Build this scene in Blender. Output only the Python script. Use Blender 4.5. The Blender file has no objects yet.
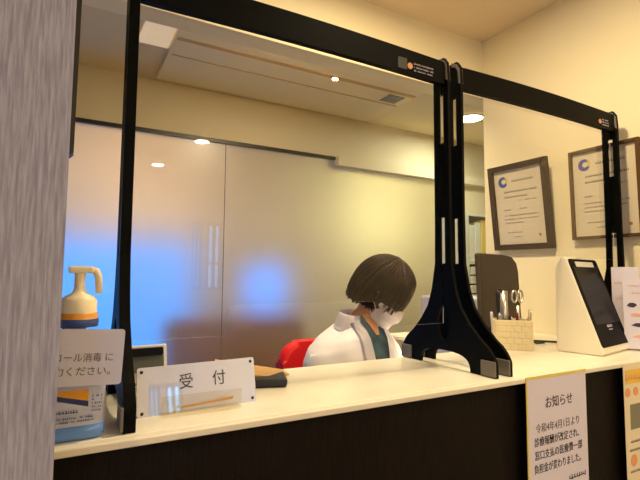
import bpy, bmesh, math, random
from mathutils import Vector, Matrix, Euler, noise
from mathutils.bvhtree import BVHTree
random.seed(7)
PI = math.pi
H = 1.22                      # the eye is 1.22 m above the floor; heights below are given relative to it
col = bpy.context.scene.collection
sc = bpy.context.scene

# ------------------------------------------------------------------ materials
def lin(c):
    return tuple(((v/255)/12.92 if v/255 <= .04045 else ((v/255+.055)/1.055)**2.4) for v in c) + (1.0,)
M = {}
def mat(name, c, rough=.5, metal=0, spec=.5, bump=0, bscale=60, emit=0, ecol=None, coat=0, stretch=None, vary=0, vscale=8, c2=None):
    m = bpy.data.materials.new(name); m.use_nodes = True; M[name] = m
    nt = m.node_tree; b = nt.nodes['Principled BSDF']
    b.inputs['Base Color'].default_value = lin(c); b.inputs['Roughness'].default_value = rough
    b.inputs['Metallic'].default_value = metal; b.inputs['Specular IOR Level'].default_value = spec
    b.inputs['Coat Weight'].default_value = coat
    if emit:
        b.inputs['Emission Color'].default_value = lin(ecol or c); b.inputs['Emission Strength'].default_value = emit
    if bump or vary:
        tc = nt.nodes.new('ShaderNodeTexCoord'); mp = nt.nodes.new('ShaderNodeMapping')
        nt.links.new(tc.outputs['Object'], mp.inputs['Vector'])
        if stretch: mp.inputs['Scale'].default_value = stretch
    if bump:
        n = nt.nodes.new('ShaderNodeTexNoise'); n.inputs['Scale'].default_value = bscale; n.inputs['Detail'].default_value = 4
        nt.links.new(mp.outputs[0], n.inputs['Vector'])
        bp = nt.nodes.new('ShaderNodeBump'); bp.inputs['Strength'].default_value = bump; bp.inputs['Distance'].default_value = .004
        nt.links.new(n.outputs['Fac'], bp.inputs['Height']); nt.links.new(bp.outputs[0], b.inputs['Normal'])
    if vary:
        n = nt.nodes.new('ShaderNodeTexNoise'); n.inputs['Scale'].default_value = vscale; n.inputs['Detail'].default_value = 5
        nt.links.new(mp.outputs[0], n.inputs['Vector'])
        mr = nt.nodes.new('ShaderNodeMapRange'); mr.inputs[1].default_value = .35; mr.inputs[2].default_value = .65
        nt.links.new(n.outputs['Fac'], mr.inputs[0])
        mx = nt.nodes.new('ShaderNodeMix'); mx.data_type = 'RGBA'
        c2 = c2 or tuple(v*(1-vary) for v in c)
        mx.inputs[6].default_value = lin(c); mx.inputs[7].default_value = lin(c2)
        nt.links.new(mr.outputs[0], mx.inputs[0]); nt.links.new(mx.outputs[2], b.inputs['Base Color'])
    return m
mat('cream_wall', (244,231,194), .75, bump=.06, bscale=250)
mat('cream_ceiling', (234,214,184), .8, bump=.05, bscale=200)
mat('reception_ceiling', (232,212,168), .8, bump=.04, bscale=200)
mat('reception_wall', (216,200,166), .8, bump=.04, bscale=200)
mat('floor_vinyl', (150,130,110), .5, vary=.12, vscale=5)
mat('textile_wall', (172,172,194), .95, bump=.8, bscale=260, stretch=(1,1,.07), vary=.3, vscale=330, c2=(140,138,160))
mat('dark_trim', (34,28,24), .4)
mat('black_plastic', (4,4,4), .5, spec=.08, bump=.02, bscale=300)
mat('grey_pad', (112,106,98), .45, bump=.05)
mat('counter_white', (240,234,218), .22, spec=.5, vary=.02, vscale=20)
mat('counter_edge', (232,224,208), .3)
mat('wood_dark', (22,12,9), .6, spec=.15, bump=.1, bscale=40, stretch=(6,6,.4), vary=.4, vscale=40, c2=(8,5,4))
mat('paper_white', (218,212,232), .7)
mat('paper_cream', (236,222,194), .7)
mat('tape_yellow', (228,206,110), .5)
mat('ink', (30,28,32), .6)
mat('ink_grey', (110,104,100), .6)
mat('ink_blue', (40,60,140), .5)
mat('plate_white', (196,202,238), .03, spec=1.5, coat=1)
mat('card_white', (202,200,224), .25)
mat('pump_cream', (240,228,200), .4)
mat('bottle_white', (206,212,244), .25, spec=.5)
mat('bottle_blue', (96,140,214), .15)
mat('label_orange', (236,164,40), .4)
mat('label_blue', (28,50,110), .4)
mat('collar_blue', (60,84,150), .4)
mat('collar_orange', (212,146,50), .4)
mat('device_white', (226,222,216), .35)
mat('device_grey', (120,118,124), .4)
mat('screen_dark', (10,14,22), .25, spec=.1)
mat('screen_green', (70,76,74), .3)
mat('key_yellow', (226,206,130), .5)
mat('leather_tan', (206,160,100), .5, bump=.2)
mat('leather_black', (22,20,20), .5, bump=.2)
mat('frame_wood', (46,25,18), .6, spec=.1, bump=.1, bscale=40, stretch=(1,.3,1))
mat('frame_gold', (88,62,34), .6, spec=.2)
mat('crest_blue', (50,90,160), .5); mat('crest_green', (90,150,140), .5); mat('crest_yellow', (224,210,110), .5); mat('crest_violet', (90,90,170), .5)
mat('seal_red', (190,110,90), .6)
mat('terminal_white', (240,232,212), .4)
mat('monitor_grey', (72,62,54), .5, spec=.2)
mat('wicker', (222,206,166), .7, bump=.2)
mat('silver', (200,196,188), .25, metal=.9)
mat('sheet_edge', (226,222,214), .3); mat('label_smoke', (52,48,46), .4); mat('red_fabric', (222,14,20), .6, bump=.15, bscale=400)
mat('coat_white', (236,230,236), .8, bump=.15, bscale=30)
mat('scrub_blue', (92,118,134), .85, bump=.2, bscale=80, vary=.25, vscale=30)
mat('skin', (214,158,112), .55)
mat('hair', (28,15,14), .5, spec=.2, bump=.3, bscale=40, vary=.4, vscale=30, c2=(56,34,28))
mat('mask_white', (250,240,246), .8, bump=.1, bscale=100)
mat('eye_white', (235,230,225), .3)
mat('ac_cream', (240,222,176), .5)
mat('ac_slot', (204,164,104), .6)
mat('lamp_glow', (255,250,235), .5, emit=9, ecol=(255,246,222))
mat('lamp_glow_warm', (255,240,215), .5, emit=14, ecol=(255,222,178))
mat('patch_glow', (250,226,186), .5, emit=.42, ecol=(255,226,180))
mat('lamp_ring', (230,220,200), .5)
mat('sky_pane', (60,90,130), .3, emit=6.5, ecol=(110,190,255)); mat('sky_bright', (60,90,130), .3, emit=8.0, ecol=(170,205,255))
mat('blue_glow', (60,90,160), .3, emit=1.9, ecol=(20,150,255)); mat('blue_spot', (60,90,160), .3, emit=2.7, ecol=(20,140,255))
mat('maroon_sofa', (120,10,34), .8)
mat('shelf_white', (216,212,190), .6)
mat('file_yellow', (232,206,110), .6); mat('file_white', (226,226,208), .6); mat('file_grey', (130,128,108), .6)
mat('leaf_pink', (226,170,150), .6); mat('leaf_dark', (58,50,76), .6); mat('header_yellow', (240,196,84), .6); mat('spot_orange', (232,160,110), .6)
mat('cyan_box', (60,170,190), .5)

def clear_mat(name, tint=(255,255,255), refl=1.2, rough=.0):
    m = bpy.data.materials.new(name); m.use_nodes = True; M[name] = m
    nt = m.node_tree; nt.nodes.clear()
    out = nt.nodes.new('ShaderNodeOutputMaterial'); mx = nt.nodes.new('ShaderNodeMixShader')
    tr = nt.nodes.new('ShaderNodeBsdfTransparent'); gl = nt.nodes.new('ShaderNodeBsdfGlossy'); fr = nt.nodes.new('ShaderNodeFresnel')
    mul = nt.nodes.new('ShaderNodeMath'); mul.operation = 'MULTIPLY'; mul.inputs[1].default_value = refl
    fr.inputs['IOR'].default_value = 1.49; tr.inputs[0].default_value = lin(tint); gl.inputs['Roughness'].default_value = rough
    geo = nt.nodes.new('ShaderNodeNewGeometry'); inv = nt.nodes.new('ShaderNodeMath'); inv.operation = 'SUBTRACT'; inv.inputs[0].default_value = 1
    m2 = nt.nodes.new('ShaderNodeMath'); m2.operation = 'MULTIPLY'
    nt.links.new(geo.outputs['Backfacing'], inv.inputs[1]); nt.links.new(inv.outputs[0], m2.inputs[0])
    nt.links.new(fr.outputs[0], mul.inputs[0]); nt.links.new(mul.outputs[0], m2.inputs[1]); nt.links.new(m2.outputs[0], mx.inputs[0])
    nt.links.new(tr.outputs[0], mx.inputs[1]); nt.links.new(gl.outputs[0], mx.inputs[2]); nt.links.new(mx.outputs[0], out.inputs[0])
    return m
clear_mat('acrylic', (250,250,250)); clear_mat('acrylic_block', (250,248,242), .8)
clear_mat('cover', (250,250,250), .5); clear_mat('back_clear', (255,255,255), .4, .1)
def frosted():
    m = bpy.data.materials.new('frosted'); m.use_nodes = True; M['frosted'] = m
    nt = m.node_tree; nt.nodes.clear()
    out = nt.nodes.new('ShaderNodeOutputMaterial')
    tl = nt.nodes.new('ShaderNodeBsdfTranslucent'); tl.inputs[0].default_value = (.8,.8,.8,1)
    df = nt.nodes.new('ShaderNodeBsdfDiffuse'); df.inputs[0].default_value = lin((206,188,150))
    gl = nt.nodes.new('ShaderNodeBsdfGlossy'); gl.inputs['Roughness'].default_value = .28
    rf = nt.nodes.new('ShaderNodeBsdfRefraction'); rf.inputs['Roughness'].default_value = .85; rf.inputs['IOR'].default_value = 1.25
    m0 = nt.nodes.new('ShaderNodeMixShader'); m0.inputs[0].default_value = .74
    m1 = nt.nodes.new('ShaderNodeMixShader'); m1.inputs[0].default_value = .22
    m2 = nt.nodes.new('ShaderNodeMixShader'); m2.inputs[0].default_value = .04
    nt.links.new(tl.outputs[0], m0.inputs[1]); nt.links.new(rf.outputs[0], m0.inputs[2])
    nt.links.new(m0.outputs[0], m1.inputs[1]); nt.links.new(df.outputs[0], m1.inputs[2])
    nt.links.new(m1.outputs[0], m2.inputs[1]); nt.links.new(gl.outputs[0], m2.inputs[2]); nt.links.new(m2.outputs[0], out.inputs[0])
frosted()

# ------------------------------------------------------------------ mesh helpers (all shapes given in eye-relative coordinates)
class MB:
    def __init__(s): s.bm = bmesh.new(); s.mats = []
    def _mi(s, name):
        if name not in s.mats: s.mats.append(name)
        return s.mats.index(name)
    def _new(s, verts, m):
        i = s._mi(m) if m else 0
        fs = set(f for v in verts for f in v.link_faces)
        for f in fs: f.material_index = i
    def box(s, lo, hi, m=None, bev=0, T=None, seg=2):
        r = bmesh.ops.create_cube(s.bm, size=1); vs = r['verts']
        lo = Vector(lo); hi = Vector(hi); c = (lo+hi)/2; d = hi-lo
        for v in vs: v.co = Vector((v.co.x*d.x, v.co.y*d.y, v.co.z*d.z)) + c
        s._new(vs, m)
        if bev:
            es = list(set(e for v in vs for e in v.link_edges))
            rr = bmesh.ops.bevel(s.bm, geom=es, offset=bev, segments=seg, affect='EDGES', profile=.5)
            vs = list(set([v for v in rr['verts']] + [v for v in vs if v.is_valid]))
            vs = list(set(v for v in vs) | set(v for f in rr['faces'] for v in f.verts))
            s._new(vs, m)
        if T is not None:
            for v in vs: v.co = T @ v.co
        return vs
    def prism(s, pts, t, T=None, m=None, bev=0):
        """outline (u,v) extruded from w=-t/2 to t/2; T maps (u,v,w) to place"""
        a = [s.bm.verts.new((p[0], p[1], -t/2)) for p in pts]
        b = [s.bm.verts.new((p[0], p[1], t/2)) for p in pts]
        n = len(pts)
        f0 = s.bm.faces.new(a[::-1]); f1 = s.bm.faces.new(b)
        side = [s.bm.faces.new((a[i], a[(i+1)%n], b[(i+1)%n], b[i])) for i in range(n)]
        vs = a+b
        s._new(vs, m)
        if bev:
            es = list(f0.edges)+list(f1.edges)
            rr = bmesh.ops.bevel(s.bm, geom=es, offset=bev, segments=2, affect='EDGES', profile=.5)
            vs = list(set(v for f in rr['faces'] for v in f.verts) | set(v for v in vs if v.is_valid))
            s._new(vs, m)
        if T is not None:
            for v in vs: v.co = T @ v.co
        return vs
    def tube(s, pts, r, m=None, n=8, cap=True):
        pts = [Vector(p) for p in pts]; rings = []
        up = Vector((0,0,1))
        for i, p in enumerate(pts):
            d = (pts[min(i+1, len(pts)-1)] - pts[max(i-1, 0)]).normalized()
            a = d.cross(up)
            if a.length < 1e-3: a = d.cross(Vector((0,1,0)))
            a.normalize(); b = d.cross(a).normalized()
            rr = r[i] if isinstance(r, (list, tuple)) else r
            if not isinstance(rr, tuple): rr = (rr, rr)
            rings.append([s.bm.verts.new(p + a*math.cos(2*PI*k/n)*rr[0] + b*math.sin(2*PI*k/n)*rr[1]) for k in range(n)])
        for i in range(len(rings)-1):
            for k in range(n): s.bm.faces.new((rings[i][k], rings[i][(k+1)%n], rings[i+1][(k+1)%n], rings[i+1][k]))
        if cap:
            s.bm.faces.new(rings[0][::-1]); s.bm.faces.new(rings[-1])
        vs = [v for R in rings for v in R]; s._new(vs, m)
        for v in vs:
            for f in v.link_faces: f.smooth = True
        return vs
    def lathe(s, prof, c=(0,0,0), m=None, n=32, T=None):
        rings = []
        for r, z in prof:
            rings.append([s.bm.verts.new((r*math.cos(2*PI*k/n), r*math.sin(2*PI*k/n), z)) for k in range(n)] if r > 1e-6 else [s.bm.verts.new((0,0,z))])
        for A, B in zip(rings, rings[1:]):
            for k in range(n):
                q = [A[k%len(A)], A[(k+1)%len(A)], B[(k+1)%len(B)], B[k%len(B)]]
                u = []
                for v in q:
                    if v not in u: u.append(v)
                if len(u) > 2: s.bm.faces.new(u)
        vs = [v for R in rings for v in R]; s._new(vs, m)
        for v in vs:
            v.co = (T @ v.co) if T is not None else v.co + Vector(c)
            for f in v.link_faces: f.smooth = True
        return vs
    def grid(s, fn, nu, nv, m=None, closed_u=False):
        g = [[s.bm.verts.new(fn(i/(nu-1) if not closed_u else i/nu, j/(nv-1))) for i in range(nu)] for j in range(nv)]
        for j in range(nv-1):
            for i in range(nu if closed_u else nu-1):
                f = s.bm.faces.new((g[j][i], g[j][(i+1)%nu], g[j+1][(i+1)%nu], g[j+1][i])); f.smooth = True
        vs = [v for R in g for v in R]; s._new(vs, m); return vs
    def text(s, body, size, T, m='ink', ext=.0003, align='CENTER', sx=1):
        c = bpy.data.curves.new('t', 'FONT'); c.body = body; c.size = size; c.align_x = align; c.align_y = 'CENTER'
        c.extrude = ext; c.resolution_u = 3
        o = bpy.data.objects.new('t', c); col.objects.link(o)
        dg = bpy.context.evaluated_depsgraph_get(); dg.update()
        me = bpy.data.meshes.new_from_object(o.evaluated_get(dg))
        n0 = len(s.bm.verts); s.bm.from_mesh(me); s.bm.verts.ensure_lookup_table()
        vs = s.bm.verts[n0:]
        for v in vs: v.co = T @ Vector((v.co.x*sx, v.co.y, v.co.z))
        s._new(vs, m)
        bpy.data.objects.remove(o); bpy.data.curves.remove(c); bpy.data.meshes.remove(me)
        return vs
    def build(s, name, m=None, parent=None, recalc=True, smooth=False):
        if recalc: bmesh.ops.recalc_face_normals(s.bm, faces=s.bm.faces)
        org = parent_org(parent)
        for v in s.bm.verts: v.co = v.co + Vector((0,0,H)) - org
        me = bpy.data.meshes.new(name); s.bm.to_mesh(me); s.bm.free()
        for k in (s.mats or [m]): me.materials.append(M[k])
        if smooth:
            for p in me.polygons: p.use_smooth = True
        o = bpy.data.objects.new(name, me); col.objects.link(o)
        if parent: o.parent = parent
        return o
def parent_org(p):
    v = Vector((0,0,0))
    while p is not None:
        v += p.location; p = p.parent
    return v
def setp(o, label=None, cat=None, group=None, kind=None):
    if label: o['label'] = label
    if cat: o['category'] = cat
    if group: o['group'] = group
    if kind: o['kind'] = kind
    return o
def thing(name, loc, label, cat, group=None):
    o = bpy.data.objects.new(name, None); col.objects.link(o); o.empty_display_size = .05
    o.location = Vector(loc) + Vector((0,0,H)); return setp(o, label, cat, group)
def single(mb, name, m, loc, label, cat, group=None, smooth=False):
    o = mb.build(name, m, None, smooth=smooth)
    L = Vector(loc) + Vector((0,0,H))
    o.data.transform(Matrix.Translation(-L)); o.location = L
    return setp(o, label, cat, group)
def struct(mb, name, m): return setp(mb.build(name, m), kind='structure')
def basis(o, x, y, z):
    x, y, z = Vector(x), Vector(y), Vector(z)
    return Matrix(((x.x, y.x, z.x, o[0]), (x.y, y.y, z.y, o[1]), (x.z, y.z, z.z, o[2]), (0,0,0,1)))
def front(x, y, z, rz=0, rx=0):
    """local u -> right, v -> up, w -> towards the viewer (-Y); rz turns about the vertical, rx leans back"""
    return Matrix.Translation((x,y,z)) @ Matrix.Rotation(rz, 4, 'Z') @ Matrix.Rotation(rx, 4, 'X') @ basis((0,0,0), (1,0,0), (0,0,1), (0,-1,0))
def rrect(w, h, r, n=5, cx=0, cy=0):
    P = []
    for sx, sy, a0 in ((1,1,0), (-1,1,PI/2), (-1,-1,PI), (1,-1,1.5*PI)):
        for k in range(n+1):
            a = a0 + k*PI/2/n
            P.append((cx+sx*(w/2-r)+r*math.cos(a), cy+sy*(h/2-r)+r*math.sin(a)))
    return P
def marks(mb, T, x0, x1, y, h, m='ink_grey', fill=.75, w=None, ext=.0004):
    """a line of print too small to read: short strokes of varying width"""
    x = x0
    while x < x1:
        ww = h*random.uniform(.5, 1.0)
        if random.random() < fill:
            hh = h*random.uniform(.6, 1)
            mb.box((x, y-hh/2, 0), (min(x+ww*.8, x1), y-hh/2+hh*.3, ext), m, T=T)
            mb.box((x+ww*.25, y-hh/2, 0), (x+ww*.5, y+hh/2, ext), m, T=T)
        x += ww

# ------------------------------------------------------------------ setting
FL = -H
WZ = 1.034       # waiting room ceiling
RZ = 1.0         # reception ceiling
def b1(name, lo, hi, m): mb = MB(); mb.box(lo, hi); return struct(mb, name, m)
b1('floor', (-2.4,-3.4,FL-.1), (3.5,3.9,FL), 'floor_vinyl')
b1('ceiling', (-2.4,-3.4,WZ), (1.68,1.46,WZ+.1), 'cream_ceiling')
b1('ceiling_reception', (-2.4,1.46,RZ), (3.5,3.9,RZ+.134), 'reception_ceiling')
b1('ceiling_side', (1.68,1.0,RZ), (3.5,1.46,RZ+.134), 'reception_ceiling')
b1('wall_right', (1.58,-3.4,FL), (1.68,1.378,WZ), 'cream_wall')
b1('wall_front', (-2.4,1.378,.78), (1.68,1.46,WZ), 'cream_wall')                # the drop over the counter
b1('wall_left', (-2.5,-3.4,FL), (-2.4,3.9,WZ), 'cream_wall')
b1('wall_pillar', (-1.6,.50,FL), (.0,.615,WZ), 'textile_wall')
mb = MB(); mb.prism([(-.0005,.135),(.0045,.14),(.009,WZ),(-.0005,WZ)], .02, T=basis((0,.607,0), (1,0,0), (0,0,1), (0,-1,0)))
struct(mb, 'trim_pillar', 'dark_trim')
# wall behind the viewer, with the window that is mirrored in the shields
mb = MB()
wx = [(-1.9,-.7), (.34,.47), (1.18,1.30), (1.34,1.52)]  # first, widest pane is added for cool daylight, outside the mirrored view
zlo, zhi = -.17, .56
mb.box((-2.4,-3.4,FL), (1.58,-3.3,zlo)); mb.box((-2.4,-3.4,zhi), (1.58,-3.3,WZ))
edges = [-2.4] + [v for p in wx for v in p] + [1.58]
for i in range(0, len(edges), 2): mb.box((edges[i],-3.4,zlo), (edges[i+1],-3.3,zhi))
struct(mb, 'wall_back', 'cream_wall')
for i, (a, b) in enumerate(wx):
    mb = MB(); mb.box((a,-3.39,zlo), (b,-3.38,zhi)); w = struct(mb, 'window_%d' % (i+1), 'sky_pane' if i else 'sky_bright')
    mb = MB()
    for lo, hi in (((a,-3.37,zlo),(a+.03,-3.32,zhi)), ((b-.03,-3.37,zlo),(b,-3.32,zhi)), ((a,-3.37,zhi-.03),(b,-3.32,zhi)), ((a,-3.37,zlo),(b,-3.32,zlo+.03)), ((a,-3.37,.1),(b,-3.32,.13)), (((a+b)/2-.012,-3.37,zlo),((a+b)/2+.012,-3.32,zhi))):
        mb.box(lo, hi)
    mb.build('window_frame', 'dark_trim', w)
# reception: upper wall, frosted partition, ledge, side walls
GY = 2.43
mb = MB(); mb.box((-2.4,GY,.735), (3.5,GY+.1,RZ)); struct(mb, 'wall_reception', 'reception_wall')
b1('trim_glass_rail', (-2.4,GY-.012,.715), (1.45,GY+.03,.735), 'dark_trim')
b1('trim_ledge', (1.45,GY-.05,.675), (3.5,GY+.1,.735), 'reception_wall')
b1('wall_end', (2.5,GY,FL), (3.5,GY+.1,.675), 'reception_wall')
b1('wall_far_right', (3.4,1.0,FL), (3.5,3.9,RZ), 'reception_wall')
b1('wall_behind_right', (1.68,1.0,FL), (3.4,1.08,RZ), 'reception_wall')
b1('wall_backroom', (-2.4,3.8,FL), (3.5,3.9,RZ), 'reception_wall')
# frosted partition: sand-blasted face towards the reception, clear face behind; the seam splits two sheets
for i, (a, b) in enumerate(((-2.4,.752), (.754,2.5))):
    mb = MB(); vs = mb.box((a,GY,FL), (b,GY+.01,.7155), 'frosted')
    mb._mi('back_clear')
    for f in mb.bm.faces:
        if f.calc_center_median().y > GY+.001: f.material_index = 1
    struct(mb, 'window_%d' % (5+i), 'frosted')
b1('trim_seam', (.750,GY-.001,FL), (.7545,GY+.004,.7155), 'device_grey')
# glowing panes added behind the frosted glass to give its blue glow
def glow_pane(i, x0, x1, z0, z1, y, m='blue_glow'):
    mb = MB(); mb.box((x0,y,z0), (x1,y+.02,z1)); struct(mb, 'window_%d' % i, m)
glow_pane(7, -1.0, .78, -.95, .22, 3.35)
glow_pane(8, 1.14, 1.44, -.24, .06, 3.25, 'blue_spot')

# ------------------------------------------------------------------ reception counter
ct = thing('reception_counter', (.75,.8,FL), 'white topped reception counter with a dark wood grain front', 'counter')
TOP = -.21
mb = MB()
pts = [(-.6,.66),(1.579,.66),(1.579,1.372),(1.02,1.372),(1.02,.955),(-.6,.955)]
mb.prism(pts, .010, T=Matrix.Translation((0,0,TOP-.005)), bev=.002); mb.build('counter_top', 'counter_white', ct)
mb = MB(); mb.box((-.6,.643,TOP-.0105), (1.579,.66,TOP), bev=.002); mb.build('edge_strip', 'counter_edge', ct)
mb = MB(); mb.box((-.6,.662,FL), (1.579,.70,TOP-.0105)); mb.build('front_panel', 'wood_dark', ct)
mb = MB()
mb.box((1.55,.70,FL), (1.579,1.36,TOP-.0105)); mb.build('side_panel', 'wood_dark', ct)
mb = MB(); mb.box((.0,.70,FL), (.03,.93,TOP-.0105)); mb.build('side_panel', 'wood_dark', ct)

# inner desk where the receptionist works
dk = thing('work_desk', (1.0,1.1,FL), 'low white work desk behind the reception counter', 'desk')
mb = MB(); mb.box((-.3,.96,-.53), (1.4,1.135,-.505), bev=.003); mb.build('desktop', 'device_white', dk)
for x in (-.28, 1.36):
    mb = MB(); mb.box((x,.97,FL), (x+.03,1.12,-.53)); mb.build('leg', 'device_white', dk)

# ------------------------------------------------------------------ clear shields with black frames
YS = .815
def stand(x, parent, flip=1):
    """black plastic stand: slotted post flaring into an arched foot, in the Y-Z plane"""
    t = .016 if x < .2 else .008; sw = .0045 if x < .2 else .0085
    mb = MB()
    T = basis((x,YS,0), (0,1,0), (0,0,1), (1,0,0))
    # profile rings as columns of the outline; built from strips so slots and holes are real openings
    def half(z):   # half depth of the outer outline at height z
        K = [(.53,.012),(.515,.022),(.48,.0245),(.1,.0245),(.03,.026),(-.03,.038),(-.07,.052),(-.105,.078),(-.135,.108),(-.15,.128),(-.165,.142),(-.18,.149),(-.2095,.149)]
        for (z1,h1),(z0,h0) in zip(K, K[1:]):
            if z0 <= z <= z1: return h0+(h1-h0)*(z-z0)/(z1-z0)
        return .149
    def inner(z):  # half width of the opening at height z (slot, eye or arch)
        if .32 <= z <= .44 or .03 <= z <= .14: return sw
        if -.150 <= z <= -.072: return .021*math.sqrt(max(0, 1-((z+.111)/.039)**2))**1.0
        if z <= -.172: return .080*max(0, 1-(abs(z+.21)/.038)**3)**(1/3)
        return 0
    zs = sorted(set([.53,.522,.515,.50,.48,.4401,.4399,.3201,.3199,.22,.1401,.1399,.0301,.0299,0,-.03,-.05,-.0719,-.1501,-.160,-.1719,-.2095] +
                    [-.072-.078*(.5-.5*math.cos(PI*k/14)) for k in range(15)] + [-.172-.0375*(1-math.cos(PI/2*k/8)) for k in range(9)]), reverse=True)
    for sgn in (1, -1):
        for z1, z0 in zip(zs, zs[1:]):
            a1, a0, c1, c0 = half(z1), half(z0), inner(z1-1e-6), inner(z0+1e-6)
            q = [(sgn*c1,z1),(sgn*a1,z1),(sgn*a0,z0),(sgn*c0,z0)]
            if abs(c1) < 1e-6 and abs(c0) < 1e-6: q = [(0,z1),(sgn*a1,z1),(sgn*a0,z0),(0,z0)]
            mb.prism(q, t, T=T)
    bmesh.ops.remove_doubles(mb.bm, verts=mb.bm.verts, dist=2e-4)
    # drop the internal double faces
    seen = {}
    for f in list(mb.bm.faces):
        k = tuple(sorted(v.index for v in f.verts)); seen.setdefault(k, []).append(f)
    mb.bm.verts.index_update()
    seen = {}
    for f in list(mb.bm.faces):
        seen.setdefault(tuple(sorted(v.index for v in f.verts)), []).append(f)
    kill = [f for L in seen.values() if len(L) > 1 for f in L]
    if kill: bmesh.ops.delete(mb.bm, geom=kill, context='FACES')
    st = mb.build('stand', 'black_plastic', parent)
    for y0, y1 in ((-.150,-.112), (.112,.150)):
        mb = MB(); mb.box((x-t/2-.004, YS+y0, TOP+.002), (x-t/2+.0005, YS+y1, TOP+.034), bev=.0015)
        mb.build('clamp_pad', 'grey_pad', st)
    mb = MB(); mb.prism([(-.004,.532),(.012,.524),(.022,.508),(.024,.470),(.018,.474),(.016,.505),(.008,.517),(-.004,.522)][::-1], t+.003, T=basis((x,YS,0),(0,-1,0),(0,0,1),(-1,0,0)))
    mb.build('cap', 'grey_pad', st)
def shield(x0, x1, label, mini):
    s = thing('clear_shield', ((x0+x1)/2,YS,TOP), label, 'acrylic shield', 'clear shields on the counter')
    stand(x0, s); stand(x1, s)
    # top bar: slim profile that bows gently
    mb = MB(); n = 24
    T = basis((0,YS-.010,0), (1,0,0), (0,0,1), (0,-1,0))
    up = []; dn = []
    for k in range(n+1):
        u = k/n; x = x0+(x1-x0)*u; w = .006*math.sin(PI*u)
        up.append((x, .517+w)); dn.append((x, .461+w*.7))
    mb.prism(up[::-1]+dn, .014, T=T, bev=.002); bar = mb.build('top_bar', 'black_plastic', s)
    mb = MB(); lx = x1-.105 if not mini else x1-.075
    Tb = front(lx, YS-.0172, .482)
    if not mini: mb.prism(rrect(.026,.026,.002), .0006, T=front(lx-.030, YS-.0172, .484), m='label_smoke')
    mb.prism([(.0075*math.cos(2*PI*k/16), .0075*math.sin(2*PI*k/16)) for k in range(16)], .0008, T=front(lx-.008, YS-.0172, .482), m='spot_orange')
    for j in range(3): marks(mb, Tb, .003, .062 if not mini else .04, .008-.008*j, .0045, m='paper_white', fill=.85)
    mb.build('maker_label', None, bar)
    # clear sheet with the document slot cut out of its lower edge
    a, b = x0+.004, x1-.004
    c0, c1 = x0+.185, x1-.205
    if mini: c0, c1 = x0+.2, x1-.2
    def arc(cx, cy, r, a0, a1, n=5): return [(cx+r*math.cos(a0+(a1-a0)*k/n), cy+r*math.sin(a0+(a1-a0)*k/n)) for k in range(n+1)]
    zb, zc = (-.110, -.055) if not mini else (.056, .060)
    P = [(a,.47),(a,zb)] + [(c0-.012,zb)] + arc(c0+.004, zc-.008, .008, PI, PI/2) + arc(c1-.004, zc-.008, .008, PI/2, 0) + [(c1+.012,zb),(b,zb),(b,.47)]
    mb = MB(); mb.prism(P[::-1], .002, T=basis((0,YS,0),(1,0,0),(0,0,1),(0,-1,0))); mb.mats = ['acrylic', 'sheet_edge']
    for f in mb.bm.faces:
        f.normal_update()
        if abs(f.normal.y) < .5: f.material_index = 1
    mb.build('clear_panel', None, s)
    return s
shield(.085, .790, 'clear acrylic shield in a black frame standing in front of the receptionist', False)
shield(.833, 1.515, 'clear acrylic shield in a black frame standing behind the check-in terminal', True)

# ------------------------------------------------------------------ pump bottle and its card
bt = thing('sanitizer_bottle', (.020,.70,TOP), 'white and blue pump bottle of hand sanitizer beside the pillar', 'bottle')
mb = MB()
def superring(w, d, n=40, e=4):
    R = []
    for k in range(n):
        a = 2*PI*k/n; c, s_ = math.cos(a), math.sin(a)
        R.append((abs(c)**(2/e)*math.copysign(w, c), abs(s_)**(2/e)*math.copysign(d, s_)))
    return R
def bottle_rings(mb, prof, c, m):
    rings = []
    for w, d, z, e in prof: rings.append([mb.bm.verts.new((c[0]+x, c[1]+y, z)) for x, y in superring(w, d, e=e)])
    for A, B in zip(rings, rings[1:]):
        for k in range(len(A)):
            f = mb.bm.faces.new((A[k], A[(k+1)%len(A)], B[(k+1)%len(A)], B[k])); f.smooth = True
    mb.bm.faces.new(rings[0][::-1]); mb.bm.faces.new(rings[-1])
    mb._new([v for R in rings for v in R], m)
bottle_rings(mb, [(.036,.026,TOP,5),(.040,.030,TOP+.004,5),(.040,.030,TOP+.019,5)], (.016,.695), 'bottle_blue')
mb.build('liquid_base', None, bt)
mb = MB()
bottle_rings(mb, [(.040,.030,TOP+.019,5),(.040,.030,-.115,5),(.038,.028,-.098,4),(.030,.024,-.086,3),(.018,.018,-.079,2),(.014,.014,-.076,2),(.014,.014,-.068,2)], (.016,.695), 'bottle_white')
mb.build('body', None, bt)
mb = MB(); Tb = front(.016,.6645,-.165)
Tb = Tb @ Matrix.Translation((0,0,0))
mb.prism([(-.030,.018),(.019,.018),(.019,.004),(-.030,.0165)], .0008, T=Tb, m='label_orange')
mb.prism([(-.030,.0165),(.019,.004),(.019,-.003),(-.030,.011)], .0008, T=Tb, m='label_blue')
mb.prism([(-.031,-.005),(-.024,-.0055),(-.026,-.010)], .0008, T=Tb, m='label_blue')
marks(mb, Tb, -.023, .008, -.0075, .0042, m='label_blue', fill=1)
marks(mb, Tb, -.030, .026, -.015, .0028, m='ink_blue', fill=.8); marks(mb, Tb, -.030, .026, -.0195, .0026, m='ink_blue', fill=.6)
for j in range(5): marks(mb, Tb, .023, .034, .010-.0045*j, .003, m='ink_blue', fill=.8)
lb = mb.build('label', None, bt)
mb = MB(); mb.lathe([(0,-.070),(.024,-.070),(.025,-.064),(.0245,-.0595)], (.020,.695,0), 'collar_blue'); mb.lathe([(.0245,-.0595),(.0235,-.0585),(.0235,-.053),(.022,-.052)], (.020,.695,0), 'collar_orange')
mb.build('collar', None, bt)
pm = MB()
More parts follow.
